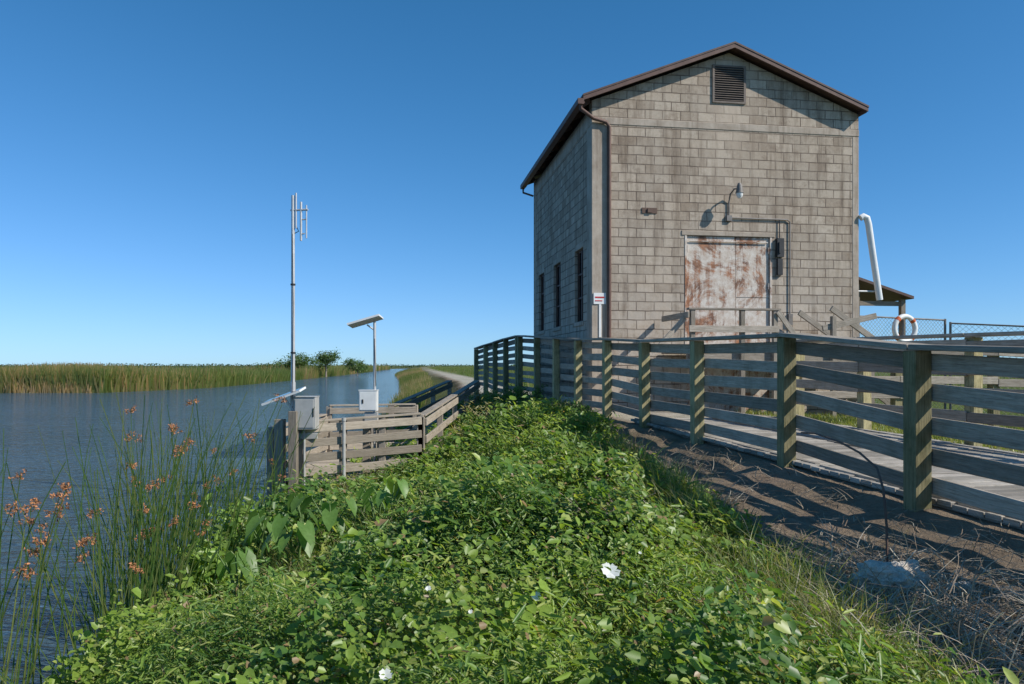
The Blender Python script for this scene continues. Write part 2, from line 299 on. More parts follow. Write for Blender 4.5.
# dead brush / straw on the dirt slope
G=Soup(); n=30000; y=rng.uniform(2.3,15,n)**1.0; y=2.3+(y-2.3)*rng.random(n)**.45; dd=rng.random(n); x=xf(y)-dirtw(y)*1.2*dd-.02
dens=np.clip(dd*1.1-.2+(vnoise(x,y,2,2)-.5),0.06,1); k=rng.random(n)<dens; x,y=x[k],y[k]; n=len(x); a=rng.normal(2.0,.9,n); L=rng.uniform(.06,.35,n)
rise=rng.random(n)**3*.5
up=np.stack([np.cos(a)*L,np.sin(a)*L,L*rise+.01],1); up[:,2]+= ground_z(x+up[:,0],y+up[:,1])-ground_z(x,y)
b2=rng.normal(0,.25,(n,3))*L[:,None]; b2[:,2]=-rise*L*.5
cs=np.array([(.50,.40,.30),(.36,.27,.20),(.22,.16,.12),(.62,.54,.44)])[rng.integers(0,4,n)]*rng.uniform(.6,1.2,n)[:,None]
G.blades(np.stack([x,y,ground_z(x,y)+rng.random(n)*.04],1),up,b2,rng.uniform(.003,.009,n),cs,L=5,taper=.5)
n=7000; cx=rng.normal(2.05,.38,n); cy=rng.normal(3.7,.6,n); cx2=rng.normal(.74,.35,n); cy2=rng.normal(6.5,.55,n); pick=rng.random(n)<.3; x=np.where(pick,cx2,cx); y=np.where(pick,cy2,cy); k=y>2.2; x,y=x[k],y[k]; n=len(x)
d3=rng.normal(0,1,(n,3)); d3[:,2]=np.abs(d3[:,2])*.7; L=rng.uniform(.10,.38,n)[:,None]; b3=rng.normal(0,.5,(n,3))*L; b3[:,2]=-np.abs(b3[:,2])
G.blades(np.stack([x,y,ground_z(x,y)+rng.random(n)*.06],1),norm(d3)*L,b3,rng.uniform(.003,.008,n),np.array([(.48,.39,.31),(.34,.26,.20),(.62,.54,.44)])[rng.integers(0,3,n)],L=6,taper=.4)
G.build('dead_brush',M_dry)
# far reeds
G=Soup()
def reeds(n,fn,h,w,cols,z0=None):
    x,y=fn(n); z=ground_z(x,y,False)-.2 if z0 is None else np.full(n,z0); hh=h*rng.uniform(.6,1.12,n)*(.8+.4*vnoise(x,y,.12,0))
    up=np.stack([rng.normal(0,.1,n)*hh,rng.normal(0,.1,n)*hh,hh],1); bd=np.stack([rng.normal(0,.12,n)*hh,0*hh,0*hh],1)
    c=np.array(cols); tn=np.clip(vnoise(x,y,.07,3)*1.6-.3+rng.normal(0,.25,n),0,.999); cc=c[(tn*len(c)).astype(int)]*rng.uniform(.75,1.2,n)[:,None]
    G.blades(np.stack([x,y,z],1),up,bd,w*rng.uniform(.6,1.4,n),cc,L=3,side=np.tile([1.,0,0],(n,1)),tip=cc*np.array([1.25,1.15,1.0]))
def fr(n):
    y=np.interp(rng.random(n)**1.6,[0,1],[66,420]); r=np.interp(y,*XR); x=r+.3-rng.random(n)**2*18; return x,y
def fl(n):
    x=-37-rng.random(n)*55; y=66+rng.random(n)**1.7*14-(x+37)*.0; return x,y
rc=[(.15,.20,.065),(.19,.24,.08),(.26,.28,.11),(.38,.31,.16),(.48,.34,.19)]
reeds(22000,fl,2.25,.10,rc,-2.6); reeds(16000,fr,2.3,.16,rc,-2.6)
def low(n):
    x=-37.5-rng.random(n)*55; y=65.7+rng.random(n)*1.2; return x,y
reeds(6000,low,1.1,.12,[(.34,.28,.14),(.52,.39,.23),(.24,.25,.10)],-2.6)
G.build('reed_bed',M_leaf)
G=Soup()
def lv(n):
    y=26+rng.random(n)**1.5*200; x=xs(y)-.4+rng.random(n)*(.8+y*.03); return x,y
reeds(9000,lv,.9,.05,[(.15,.2,.05),(.26,.25,.09),(.44,.36,.2),(.46,.32,.18)])
def lv2(n):
    y=40+rng.random(n)**1.5*300; x=xf(y)+3+rng.random(n)*40; return x,y
reeds(7000,lv2,.7,.10,[(.15,.2,.05),(.2,.25,.07),(.3,.28,.13)])
G.build('levee_grass',M_leaf)
# distant tree line
G=Soup(); n=14000; x=rng.uniform(-900,900,n); y=rng.uniform(640,720,n); hh=2.2+1.6*vnoise(x,0*x,.02,1)**2
P=np.stack([x,y,-2.2+rng.random(n)**1.3*hh],1); T,N=orient(n,1.2); G.leaves(P,T,N,rng.uniform(.8,1.6,n),np.array([(.07,.11,.07)])*rng.uniform(.7,1.3,n)[:,None],*HEART)
G.build('distant_tree_line',M_leaf)
def tree(x,y,h,w,name='marsh_tree',z=-2.4,ls=.36,nl=2200):
    e=empty(name,(x,y,z)); b=Builder(); G=Soup()
    b.tube([(0,0,0),(.1,0,h*.3),(-.05,.1,h*.6)],[h*.035,h*.025,h*.012],0)
    cl=[]
    for i in range(11):
        a=rng.random()*6.283; r=w*.5*rng.uniform(.2,.95); t=(math.cos(a)*r,math.sin(a)*r,h*rng.uniform(.3,.9)); b.tube([(0,0,h*rng.uniform(.2,.45)),(t[0]*.5,t[1]*.5,t[2]*.75),t],[h*.015,h*.01,h*.004],0,6); cl.append(t)
    cl=np.array(cl); i=rng.integers(0,len(cl),nl); P=cl[i]+rng.normal(0,1,(nl,3))*np.array([w*.13,w*.13,h*.09]); T,N=orient(nl,.9)
    c=np.array([.10,.16,.05])*rng.uniform(.6,1.5,(nl,1)); G.leaves(P,T,N,rng.uniform(.6,1.3,nl)*ls,c,*OVAL)
    b.build('trunk_and_limbs',[M_wood],e); G.build('crown',M_leaf,e)
tree(-36.5,145,5.8,4.4); tree(-40,140,4.2,6); tree(-44,142,3.4,7); tree(-33.5,160,3.8,5); tree(-49,150,3.2,6)
def shrub(x,y,h,w,name,nl=900,ls=.07,c0=(.12,.20,.05),tp=NARROW):
    e=empty(name,(x,y,float(ground_z(x,y))-.03)); b=Builder(); G=Soup(); cl=[]
    for i in range(14):
        a=rng.random()*6.283; r=w*.5*rng.random()**.6; t=(math.cos(a)*r,math.sin(a)*r,h*rng.uniform(.45,1)); b.tube([(0,0,0),(t[0]*.45,t[1]*.45,t[2]*.6),t],[.014,.009,.003],0,5); cl.append(t)
    cl=np.array(cl); i=rng.integers(0,len(cl),nl); q=rng.uniform(.4,1.05,(nl,1)); P=cl[i]*q+rng.normal(0,.07,(nl,3)); T,N=orient(nl,.9)
    G.leaves(P,T,N,rng.uniform(.6,1.4,nl)*ls,np.array(c0)*rng.uniform(.6,1.5,(nl,1)),*tp); b.build('stems',[M_post],e); G.build('leaves',M_leaf,e)
for a in [(-.3,14.5,.5,1.3),(.5,12.6,.55,1.4),(-.6,18,.6,1.4),(.2,19,.6,1.5),(1.2,11.2,.5,1.1),(1.0,14,.5,1.2),(.75,9.2,.5,1.1),(-.3,8.2,.45,.9),(.2,5.2,.34,.7),(-1.0,6.0,.38,.8)]: shrub(*a,'wild_shrub',1300,.11,(.14,.23,.055))
for a in [(-.9,20.5,.8,1.3),(-.5,16.5,.65,1.2),(-1.0,15.5,.5,1.0)]: shrub(*a,'dry_shrub',900,.10,(.40,.37,.20))
for a in [(-3.3,9.6,.7,.9),(-3.0,8.4,.75,.9),(-2.8,7.2,.6,.8)]: shrub(*a,'water_primrose',620,.10,(.22,.33,.07),OVAL)
EAR=([(0,0,0),(-.28,.22,-.02),(.0,.36,.05),(.5,.29,.06),(1,0,-.12),(.5,-.29,.06),(0,-.36,.05),(-.28,-.22,-.02),(.5,0,-.02)],[(0,3,2,1),(0,8,4,3),(0,5,4,8),(0,7,6,5)])
M_stalk=plain('stalk_green',(.12,.2,.06))
for (x,y,n) in [(-2.3,8.2,8),(-2.55,7.7,7),(-2.1,7.2,8),(-2.4,6.5,6),(-1.3,7.9,6),(-1.85,7.6,7),(-1.5,8.2,5)]:
    e=empty('elephant_ear_plant',(x,y,float(ground_z(x,y))-.03)); G=Soup(); b=Builder(); P=[];T=[];N=[]
    for i in range(n):
        a=rng.random()*6.283; r=rng.uniform(.06,.30); h=rng.uniform(.4,.68); p=(math.cos(a)*r,math.sin(a)*r,h); b.tube([(0,0,0),(p[0]*.4,p[1]*.4,h*.7),p],[.010,.008,.005],0,5)
        P.append(p); dn=rng.uniform(.7,2.4); T.append((math.cos(a),math.sin(a),-dn)); N.append((math.cos(a)*dn,math.sin(a)*dn,1))
    P=np.array(P);T=norm(np.array(T));N=norm(np.array(N)+rng.normal(0,.1,(n,3))); N=norm(N-T*(N*T).sum(1,keepdims=True))
    G.leaves(P,T,N,rng.uniform(.15,.26,n),np.array([.14,.25,.06])*rng.uniform(.7,1.5,(n,1)),*EAR); G.build('leaves',M_leaf,e); b.build('stalks',[M_stalk],e)
def bulrush(x,y,n,h,spread,lean=(0,0),heads=.35,name='bulrush_plant',hz=1.0):
    e=empty(name,(x,y,WZ-.1)); G=Soup()
    P=np.stack([rng.normal(0,spread,n),rng.normal(0,spread,n),np.zeros(n)],1); hh=h*rng.uniform(.5,1.1,n)
    up=np.stack([hh*(rng.normal(0,.11,n)+lean[0])+P[:,0]*.5,hh*(rng.normal(0,.11,n)+lean[1]),hh],1); bd=np.stack([rng.normal(0,.13,n)*hh+lean[0]*hh*.5,rng.normal(0,.1,n)*hh,-np.abs(rng.normal(0,.08,n))*hh],1)
    c=np.array([(.10,.18,.05),(.14,.23,.06),(.24,.28,.10)])[rng.integers(0,3,n)]; W=rng.uniform(.009,.017,n)
    for sd in ((1,0,0),(0,1,0)): G.blades(P,up,bd,W,c,L=8,taper=.6,side=np.tile(np.array(sd,float),(n,1)))
    G.build('stems',M_leaf,e)
    G=Soup(); tips=(P+up+bd)[rng.random(n)<heads]
    for t in tips:
        m=rng.integers(5,9); d=norm(np.stack([rng.normal(0,1,m),rng.normal(0,1,m),rng.normal(.1,.7,m)],1)); L=rng.uniform(.02,.055,m)*hz
        G.blades(np.tile(t,(m,1)),d*L[:,None],np.tile([0,0,-.02],(m,1)),np.full(m,.003),np.tile([.2,.13,.05],(m,1)),L=3)
        ends=t+d*L[:,None]+[0,0,-.02]
        for q in ends:
            k=11; T=norm(np.stack([rng.normal(0,.7,k),rng.normal(0,.7,k),rng.normal(-.2,.7,k)],1)); N=norm(np.cross(T,rng.normal(0,1,(k,3))))
            G.leaves(q+rng.normal(0,.009,(k,3)),T,N,rng.uniform(.014,.026,k),np.array([.50,.22,.10])*rng.uniform(.5,1.3,(k,1)),*OVAL)
    if len(tips): G.build('seed_heads',M_dry,e)
bulrush(-3.25,6.6,100,2.2,.22,(.02,0),.14); bulrush(-3.55,7.6,85,2.25,.30,(.06,0),.13); bulrush(-3.0,5.7,50,1.75,.2,(-.08,0),.14)
bulrush(-3.65,5.3,26,2.1,.16,(.02,0),.40); bulrush(-3.35,4.7,14,1.85,.12,(.02,0),.35); bulrush(-3.8,9.4,80,2.0,.35,(.0,0),.06); bulrush(-4.2,12,30,1.6,.25,(0,0),.03)
bulrush(-2.75,4.6,16,1.1,.15,(-.5,0),.1)
for (u,v,sz) in [(610,572,.055),(536,597,.03),(428,589,.018),(385,676,.03),(640,553,.012),(470,612,.012),(410,520,.016)]:
    y=3.0
    for _ in range(30): x=(u-512)/740*y; g=float(ground_z(x,y)+vegh(x,y)*1.2+.05); y=.5*y+.5*(-g*740/(v-365))
    x=(u-512)/740*y; G=Soup(); n=5; N=np.tile(np.array([.1,-.6,.78]),(n,1)); N=norm(N); a=np.arange(n)*1.2566+rng.random()
    A=norm(np.cross(N,[[1,0,0]])); B=np.cross(N,A); T=norm(np.cos(a)[:,None]*A+np.sin(a)[:,None]*B+N*.35); N2=norm(N-T*(N*T).sum(1,keepdims=True))
    G.leaves(np.tile([x,y,g],(n,1)),T,N2,sz*rng.uniform(.8,1.1,n),np.tile([.78,.78,.75],(n,1)),[(0,0,0),(.6,.42,.0),(1,.35,.04),(.93,0,.02),(1,-.35,.04),(.6,-.42,0)],[(0,3,2,1),(0,5,4,3)])
    G.build('white_moonflower',M_dry)
# ---------------------------------------------------------------- boardwalk + fences
b=Builder(); y=2.2; sl_=-.18
while y<12.3:
    x0=float(xf(y))+.13; z=float(zfence(y))+.075+rng.normal(0,.003); dx=Vector((1,.18,0)).normalized(); dy=Vector((-.18,1,0)).normalized()
    b.box(Vector((x0,y,z-.04)),dx*(2.85+rng.normal(0,.015)),dy*.138,Vector((0,0,.04)),0); y+=.1475
for off in (.2,1.5,2.8): b.beam((float(xf(2.2))+off,2.2,-1.09),(float(xf(7))+off,7.2,-1.03),.06,.12,0); b.beam((float(xf(7))+off,7.3,-1.03),(float(xf(12.2))+off,12.4,-.945),.06,.12,0)
b.build('wooden_boardwalk',[M_deck],None,.004)
def fence(name,pts,tops,hgt,pitch=.215,bw=.14,post=.14,cap=True,side=1,mats=None,bd=.035):
    b=Builder(); e=empty(name,(pts[0][0],pts[0][1],0)); ox,oy=pts[0]
    if not isinstance(hgt,(list,tuple)): hgt=[hgt]*len(pts)
    Q=[(p[0]-ox,p[1]-oy,t) for p,t in zip(pts,tops)]
    for i,(x,y,t) in enumerate(Q):
        a=Q[min(i+1,len(Q)-1)]; c=Q[max(i-1,0)]; d=Vector((a[0]-c[0],a[1]-c[1],0)).normalized(); s=Vector((-d.y,d.x,0))
        gz=float(ground_z(x+ox,y+oy))-.15
        j=rng.normal(0,.008,2); b.box(Vector((x,y,gz))-d*post/2-s*post/2,(j[0],j[1],t-.045-gz),d*post,s*post,1)
    for i in range(len(Q)-1):
        A,Bq=Vector(Q[i]),Vector(Q[i+1]); d=(Bq-A); dn=Vector((d.x,d.y,0)).normalized(); s=Vector((dn.y,-dn.x,0))*side; off=s*(post/2+bd/2+.002)
        nr=max(3,int(round(hgt[i]/pitch))); p0=(hgt[i]-.06)/nr; p1=(hgt[i+1]-.06)/nr
        for k in range(nr):
            w=rng.normal(0,.009,2); tw=rng.normal(0,.004)
            b.beam(A+off+Vector((0,0,-.075-bw/2-k*p0+w[0]))+dn*.004,Bq+off+s*tw+Vector((0,0,-.075-bw/2-k*p1+w[1]))-dn*.004,bd,bw*rng.uniform(.88,1.02),0)
        if cap: b.beam(A+s*.03+Vector((0,0,-.02+rng.normal(0,.004)))+dn*.003,Bq+s*.03+Vector((0,0,-.02)) -dn*.003,.24,.042,2)
    b.build('boards',mats or [M_wood,M_post,M_wood],e,.006); return e
P1=[(3.62,2.55),(3.42,3.7),(3.07,5.6),(2.82,7.6),(2.43,9.7),(2.10,11.7),(1.76,13.7),(1.39,15.6),(1.04,17.5),(.66,19.4),(.23,21.3)]
T1=[.04,.07,.155,.33,.36,.40,.50,.56,.66,.76,.86]
fence('wooden_board_fence',P1,T1,[1.22,1.24,1.24,1.32,1.32,1.36,1.42,1.5,1.65,1.78,1.9],.235,.135)
fence('wooden_board_fence',[(.17,21.5),(-.2,22.8),(-.55,24.1),(-.9,25.4),(-1.3,26.8)],[.86,.82,.76,.70,.62],[1.9,1.8,1.7,1.5,1.4])
fence('wooden_board_fence',[(7.0,3.2),(6.55,5.2),(6.05,7.1),(5.55,8.9),(5.1,10.7),(4.75,12.5)],[.30,.33,.36,.38,.40,.42],1.2,.27,side=-1)
fence('wooden_board_fence',[(4.9,12.65),(6.7,12.9),(8.6,13.2),(10.6,13.5)],[.42,.41,.38,.3],1.1,.28,side=1)
# ---------------------------------------------------------------- building
bl=empty('concrete_block_building',(1.73,16,0),math.atan2(.147,.989)); W=6.27; D=7.15; PK=3.14; zp=7.08; sl=.39; base=-1.5
def rz(s): return zp-sl*abs(s-PK)
b=Builder(); th=.25
b.mm((.42,0,base),(2.15,th,5.22)); b.mm((4.10,0,base),(W-.16,th,5.22)); b.mm((2.15,0,2.86),(4.10,th,5.22)); 
def prism(b,prof,y0,y1,mat=0):
    n=len(prof); vs=[(p[0],y0,p[1]) for p in prof]+[(p[0],y1,p[1]) for p in prof]
    b.poly(vs,[tuple(range(n)),tuple(range(2*n-1,n-1,-1))]+[(i,i+n,(i+1)%n+n,(i+1)%n) for i in range(n)],mat)
gp=[(0.0,5.38),(W,5.38),(W,rz(W)-.13),(PK,rz(PK)-.13),(0,rz(0)-.13)]
prism(b,gp,0.004,th); prism(b,[(0,base)]+[(W,base)]+gp[2:],D-th,D)
wins=[(.78,1.62),(3.2,4.1),(5.45,6.3)]; wz0,wz1=1.0,2.68
e0=.42
for w0,w1 in wins+[(D-.42,None)]:
    b.mm((.0,e0,base),(th,w0,5.22)); 
    if w1: b.mm((0,w0,base),(th,w1,wz0-.1)); b.mm((0,w0,wz1+.15),(th,w1,5.22)); e0=w1
b.mm((W-th,th,base),(W,D-th,5.6))
b.build('block_walls',[M_wall],bl)
b=Builder()
b.mm((-.012,-.012,base),(.42,.42,5.22)); b.mm((W-.16,-.005,base),(W+.005,.24,5.22)); b.mm((-.012,D-.42,base),(.25,D-.26,5.22))
b.mm((-.015,-.014,5.22),(W+.008,.25,5.38)); b.mm((-.015,.25,5.22),(.25,D-.26,5.60))
b.mm((2.02,-.02,2.86),(4.22,.1,2.97)) 
for w0,w1 in wins: b.mm((-.03,w0-.06,wz0-.1),(.2,w1+.06,wz0)); b.mm((-.008,w0,wz1),(.2,w1,wz1+.15))
b.build('concrete_frame',[M_conc],bl,.012)
b=Builder()
for w0,w1 in wins:
    b.mm((.13,w0,wz0),(.14,w1,wz1),0)
    for f in (0,.5,1): y_=w0+(w1-w0-.05)*f; b.mm((.07,y_,wz0),(.12,y_+.05,wz1),1)
    for f in (0,.33,.66,.975): z_=wz0+(wz1-wz0)*f; b.mm((.08,w0,z_),(.115,w1,z_+.035),1)
b.build('windows',[M_glass,M_brown],bl)
b=Builder(); lo,ro=-.27,W+.06; f0,f1=-.3,D+.25
def slab(s0,s1):
    z0,z1=rz(s0),rz(s1); v=[(s0,f0,z0),(s1,f0,z1),(s1,f1,z1),(s0,f1,z0)]; v2=[(x,y,z-.04) for x,y,z in v]
    b.poly(v+v2,[(0,1,2,3),(7,6,5,4),(0,4,5,1),(1,5,6,2),(2,6,7,3),(3,7,4,0)])
slab(lo,PK); slab(PK,ro)
b.build('roof_covering',[M_roof],bl)
b=Builder()
for yy in (f0+.012,f1-.052):
    for s0,s1 in ((lo+.01,PK),(PK,ro-.01)):
        z0,z1=rz(s0),rz(s1); v=[(s0,yy,z0-.13),(s1,yy,z1-.13),(s1,yy,z1-.043),(s0,yy,z0-.043)]; v2=[(x,y+.04,z) for x,y,z in v]
        b.poly(v+v2,[(0,1,2,3),(7,6,5,4),(0,4,5,1),(1,5,6,2),(2,6,7,3),(3,7,4,0)])
b.mm((lo+.02,f0+.055,rz(lo)-.18),(lo+.05,f1-.055,rz(lo)-.05)); b.mm((ro-.05,f0+.055,rz(ro)-.14),(ro-.02,f1-.055,rz(ro)-.04))
for i in range(9):
    y_=.1+i*.85; b.beam((lo+.055,y_,rz(lo)-.11),(0-.02,y_,rz(0)-.11),.05,.11)
b.build('rake_and_eave_fascia',[M_brown],bl)
b=Builder(); gz=rz(lo)-.10
b.mm((lo-.115,f0,gz-.12),(lo+.015,f1,gz-.105)); b.mm((lo-.115,f0,gz-.105),(lo-.10,f1,gz)); b.mm((lo-.115,f0-.015,gz-.12),(lo+.015,f0-.001,gz))
b.tube([(lo-.04,f0+.06,gz-.12),(lo-.04,f0+.06,gz-.2),(.0,-.1,gz-.34),(.30,-.07,gz-.40),(.37,-.06,gz-.5),(.37,-.06,2),(.37,-.06,base)],.042,0,8)
b.tube([(lo-.04,f1-.1,gz-.12),(lo-.04,f1-.1,gz-.25),(.0-.04,f1-.35,gz-.4)],.03,0,8)
b.build('gutter_and_downspout',[M_brown],bl)
b=Builder(); b.mm((2.78,-.01,5.86),(3.48,.003,6.62),1)
for a_ in ((2.74,-.03,5.82,2.79,6.66),(3.47,-.03,5.82,3.52,6.66)): b.mm((a_[0],-.03,a_[2]),(a_[3],.0,a_[4]))
b.mm((2.79,-.03,5.82),(3.47,0,5.86)); b.mm((2.79,-.03,6.62),(3.47,0,6.66))
for i in range(15): z_=5.865+i*.05; b.beam((2.79,-.02,z_+.02),(3.47,-.02,z_+.02),.045,.010,0,(0,-.8,1))
b.build('gable_vent',[M_vent,M_dark],bl)
b=Builder(); b.mm((2.15,.05,.25),(4.10,.08,2.86)); b.mm((2.152,.03,.25),(3.30,.049,2.86)); b.mm((3.31,.036,.25),(4.098,.049,1.5)); b.mm((3.31,.034,1.515),(4.098,.049,2.86))
b.mm((2.10,-.012,.25),(2.15,.03,2.86)); b.mm((4.10,-.012,.25),(4.15,.03,2.86))
b.tube([(2.2,.0,2.74),(4.05,0,2.74)],.014,0)
for z_ in (.7,1.7,2.5): b.tube([(2.17,.015,z_),(2.17,.015,z_+.14)],.018,0); b.tube([(4.08,.015,z_),(4.08,.015,z_+.14)],.018,0)
b.mm((2.15,.03,base),(4.10,.2,.25)); b.build('rusted_steel_door',[M_rust],bl,.004)
b=Builder()
b.tube([(3.12,-.03,3.27),(3.12,-.03,3.62),(3.12,-.10,3.78),(3.14,-.25,3.86),(3.2,-.38,3.84)],.018,0)
b.tube([(3.2,-.38,3.96),(3.2,-.38,3.90),(3.2,-.38,3.84),(3.2,-.38,3.74)],[.035,.06,.065,.09],0,14,False); b.tube([(3.2,-.38,3.80),(3.2,-.38,3.74),(3.2,-.38,3.68),(3.2,-.38,3.63)],[.06,.075,.07,.03],1,12)
b.mm((3.06,-.06,3.2),(3.18,0,3.32),0)
b.tube([(3.18,-.03,3.27),(4.5,-.03,3.27),(4.57,-.03,3.22),(4.57,-.03,2.5),(4.57,-.03,.4)],.016,0)
b.mm((4.52,-.07,.9),(4.62,-.0,1.15),0)
b.build('wall_lamp_and_conduit',[M_conduit,M_white],bl)
b=Builder(); b.mm((4.24,-.09,2.42),(4.40,0,2.84),0); b.mm((4.26,-.07,2.02),(4.38,0,2.38),0); b.mm((4.27,-.12,2.5),(4.31,-.092,2.75),0); b.tube([(4.32,-.03,2.84),(4.32,-.03,3.25)],.012,0); b.build('switch_boxes',[M_black],bl)
b=Builder(); b.mm((1.12,-.02,3.32),(1.46,.0,3.44),0); b.mm((1.24,-.05,3.33),(1.34,-.02,3.42),0); b.build('wall_hole_stand_in',[M_rod],bl)  # rust-dark boxes set proud of the wall in place of a dark hole
b=Builder(); b.mm((.03,-.034,1.32),(.3,-.02,1.56),0); b.mm((.06,-.040,1.45),(.27,-.036,1.48),1); b.mm((.06,-.040,1.38),(.22,-.036,1.40),1); b.mm((.15,-.03,.6),(.2,-.015,1.32),0); b.build('notice_sign',[M_white,M_red],bl)
b=Builder(); d0,d1=2.0,5.2; 
v=[(W,d0-.2,2.62),(W+2.75,d0-.2,1.78),(W+2.75,d1,1.78),(W,d1,2.62)]; v2=[(x,y,z-.07) for x,y,z in v]; b.poly(v+v2,[(0,1,2,3),(7,6,5,4),(0,4,5,1),(1,5,6,2),(2,6,7,3),(3,7,4,0)],0)
for x_,y_ in ((W+2.6,d0),(W+2.6,d1-.2),(W+1.3,d0)): b.mm((x_-.06,y_,base),(x_+.06,y_+.12,2.5-(x_-W)*.305),1)
b.mm((W+.01,d1-.25,base),(W+2.5,d1-.2,1.6),3); b.beam((W+.05,d0+.06,1.6),(W+2.55,d0+.06,1.6),.05,.12,1); b.mm((W+.4,d0+1.0,base),(W+1.9,d0+2.2,.9),2)
b.mm((W+.01,d0+.4,1.0),(W+.05,d1-.3,2.3),3)
b.build('lean_to_shed',[M_roof,M_wood,M_grey,M_brown],bl)
b=Builder(); b.tube([(W+.03,-.02,3.36),(W+.10,-.03,3.40),(W+.17,-.05,3.36),(W+.22,-.04,3.22),(W+.36,.0,2.5),(W+.56,.05,1.5)],.072,0,14); b.tube([(W-.02,.1,1.7),(W+.50,.1,1.7)],.02,1); b.build('white_vent_pipe',[M_white,M_steel],bl)
b=Builder(); lx0,lx1,ly0=1.55,4.75,-1.5; zd=.28
for i in range(10): y_=ly0+i*.147; b.mm((lx0,y_,zd-.04),(lx1,y_+.138,zd),1)
b.mm((lx0,ly0,zd-.2),(lx1,ly0+.04,zd-.043),0)
for x_ in (lx0+.05,2.65,3.35,lx1-.12):
    b.mm((x_,ly0-.1,-1.2),(x_+.09,ly0-.003,1.10 if x_<4 else 1.0),0)
b.beam((lx0,ly0-.05,1.12),(3.5,ly0-.05,1.12),.14,.04,1); b.beam((lx0,ly0-.12,.72),(3.45,ly0-.12,.72),.035,.13,1)
b.beam((3.42,ly0-.12,1.08),(3.95,ly0-.12,.4),.04,.1,1)
b.beam((lx0+.0,ly0-.1,1.0),(lx0+.0,-.1,1.0),.04,.12,0)
b.beam((lx0-.55,ly0+.1,.35),(lx0+.0,ly0+.1,.95),.04,.1,0)
for i in range(6): z_=zd-.19*(i+1); x_=lx1+.02+i*.27; b.mm((x_,ly0+.05,z_-.04),(x_+.29,-.3,z_),1)
for yy in (ly0-.02,-.28):
    b.beam((lx1,yy,zd-.1),(lx1+1.65,yy,-1.05),.04,.26,0); b.beam((lx1-.1,yy,1.17),(lx1+1.65,yy,.0),.05,.12,1)
    b.mm((lx1+.75,yy-.05,-1.1),(lx1+.84,yy+.04,.55),0); b.mm((lx1+1.5,yy-.05,-1.2),(lx1+1.59,yy+.04,.1),0)
b.beam((lx1-.3,ly0-.03,.75),(lx1+.9,ly0-.03,1.02),.04,.12,1)
b.build('door_landing_and_stairs',[M_wood,M_wood],bl,.004)
# ---------------------------------------------------------------- chain-link enclosure by the shed, life ring, wire fence
def chainlink(name,A,Bv,zt,zb,step=.11,npost=3):
    b=Builder(); A=Vector((*A,0)); Bv=Vector((*Bv,0)); L=(Bv-A).length; H=zt[0]-zb
    for i in range(npost): p=A.lerp(Bv,i/(npost-1)); zz=zt[0]+(zt[1]-zt[0])*i/(npost-1); b.tube([p+Vector((0,0,zb)),p+Vector((0,0,zz+.03))],.028,0,8)
    b.tube([A+Vector((0,0,zt[0])),Bv+Vector((0,0,zt[1]))],.02,0,6)
    d=(Bv-A)/L; t=-H
    while t<L:
        for sgn in (1,-1):
            t0=max(t,0); t1=min(t+H,L)
            if t1>t0:
                z0=(t0-t) if sgn>0 else H-(t0-t); z1=(t1-t) if sgn>0 else H-(t1-t)
                k0=(zt[0]+(zt[1]-zt[0])*t0/L-zb)/H; k1=(zt[0]+(zt[1]-zt[0])*t1/L-zb)/H
                b.tube([A+d*t0+Vector((0,0,zb+z0*k0)),A+d*t1+Vector((0,0,zb+z1*k1))],.0035,0,3,False)
        t+=step
    b.build(name,[M_conduit])
chainlink('chain_link_fence',(8.15,17.4),(10.6,18.1),(1.15,1.1),-1.2,.10,3)
chainlink('chain_link_fence',(10.7,18.05),(17.0,14.3),(1.02,.45),-1.2,.13,5)
b=Builder(); R=.30; cpt=Vector((9.35,17.6,.86)); ex=Vector((.96,.27,0)); b.tube([cpt+ex*(R*math.cos(a_))+Vector((0,0,R*math.sin(a_))) for a_ in [i*6.28318/28 for i in range(29)]],.06,0,10,False)
for k in range(4):
    a0=k*1.5708+.6; b.tube([cpt+ex*(R*math.cos(a0+i*.09))+Vector((0,0,R*math.sin(a0+i*.09))) for i in range(4)],.065,1,10)
b.build('life_ring',[M_white,plain('orange_band',(.6,.12,.03))])
# ---------------------------------------------------------------- bent rod, rock
b=Builder(); g=float(ground_z(2.31,4.55)); b.tube([(2.74,7.0,-.64),(2.66,6.5,-.60),(2.52,5.7,-.59),(2.42,5.15,-.61),(2.37,4.80,-.67),(2.335,4.65,-.78),(2.33,4.6,-1.0),(2.31,4.55,g-.1)],.008,0,8); b.build('bent_metal_rod',[M_rod])
M_rock=plain('limestone',(.66,.59,.50),.97,0,.3,.05,14,.8)
def rock(x,y,r,name):
    import bmesh
    from mathutils import noise as mn
    bm=bmesh.new(); bmesh.ops.create_icosphere(bm,subdivisions=5,radius=1)
    for v in bm.verts:
        p=v.co.copy(); f=1+.26*mn.noise(p*1.3+Vector((x,y,0)))+.2*mn.noise(p*3.1)+.12*mn.noise(p*8)+.06*mn.noise(p*20); v.co=Vector((p.x*r*1.2,p.y*r*.95,p.z*r*.75))*f
    me=bpy.data.meshes.new(name); bm.to_mesh(me); bm.free(); me.materials.append(M_rock); o=link(bpy.data.objects.new(name,me)); o.location=(x,y,float(ground_z(x,y))+r*.08)
rock(2.26,4.40,.17,'limestone_rock'); rock(2.55,4.2,.06,'limestone_rock')
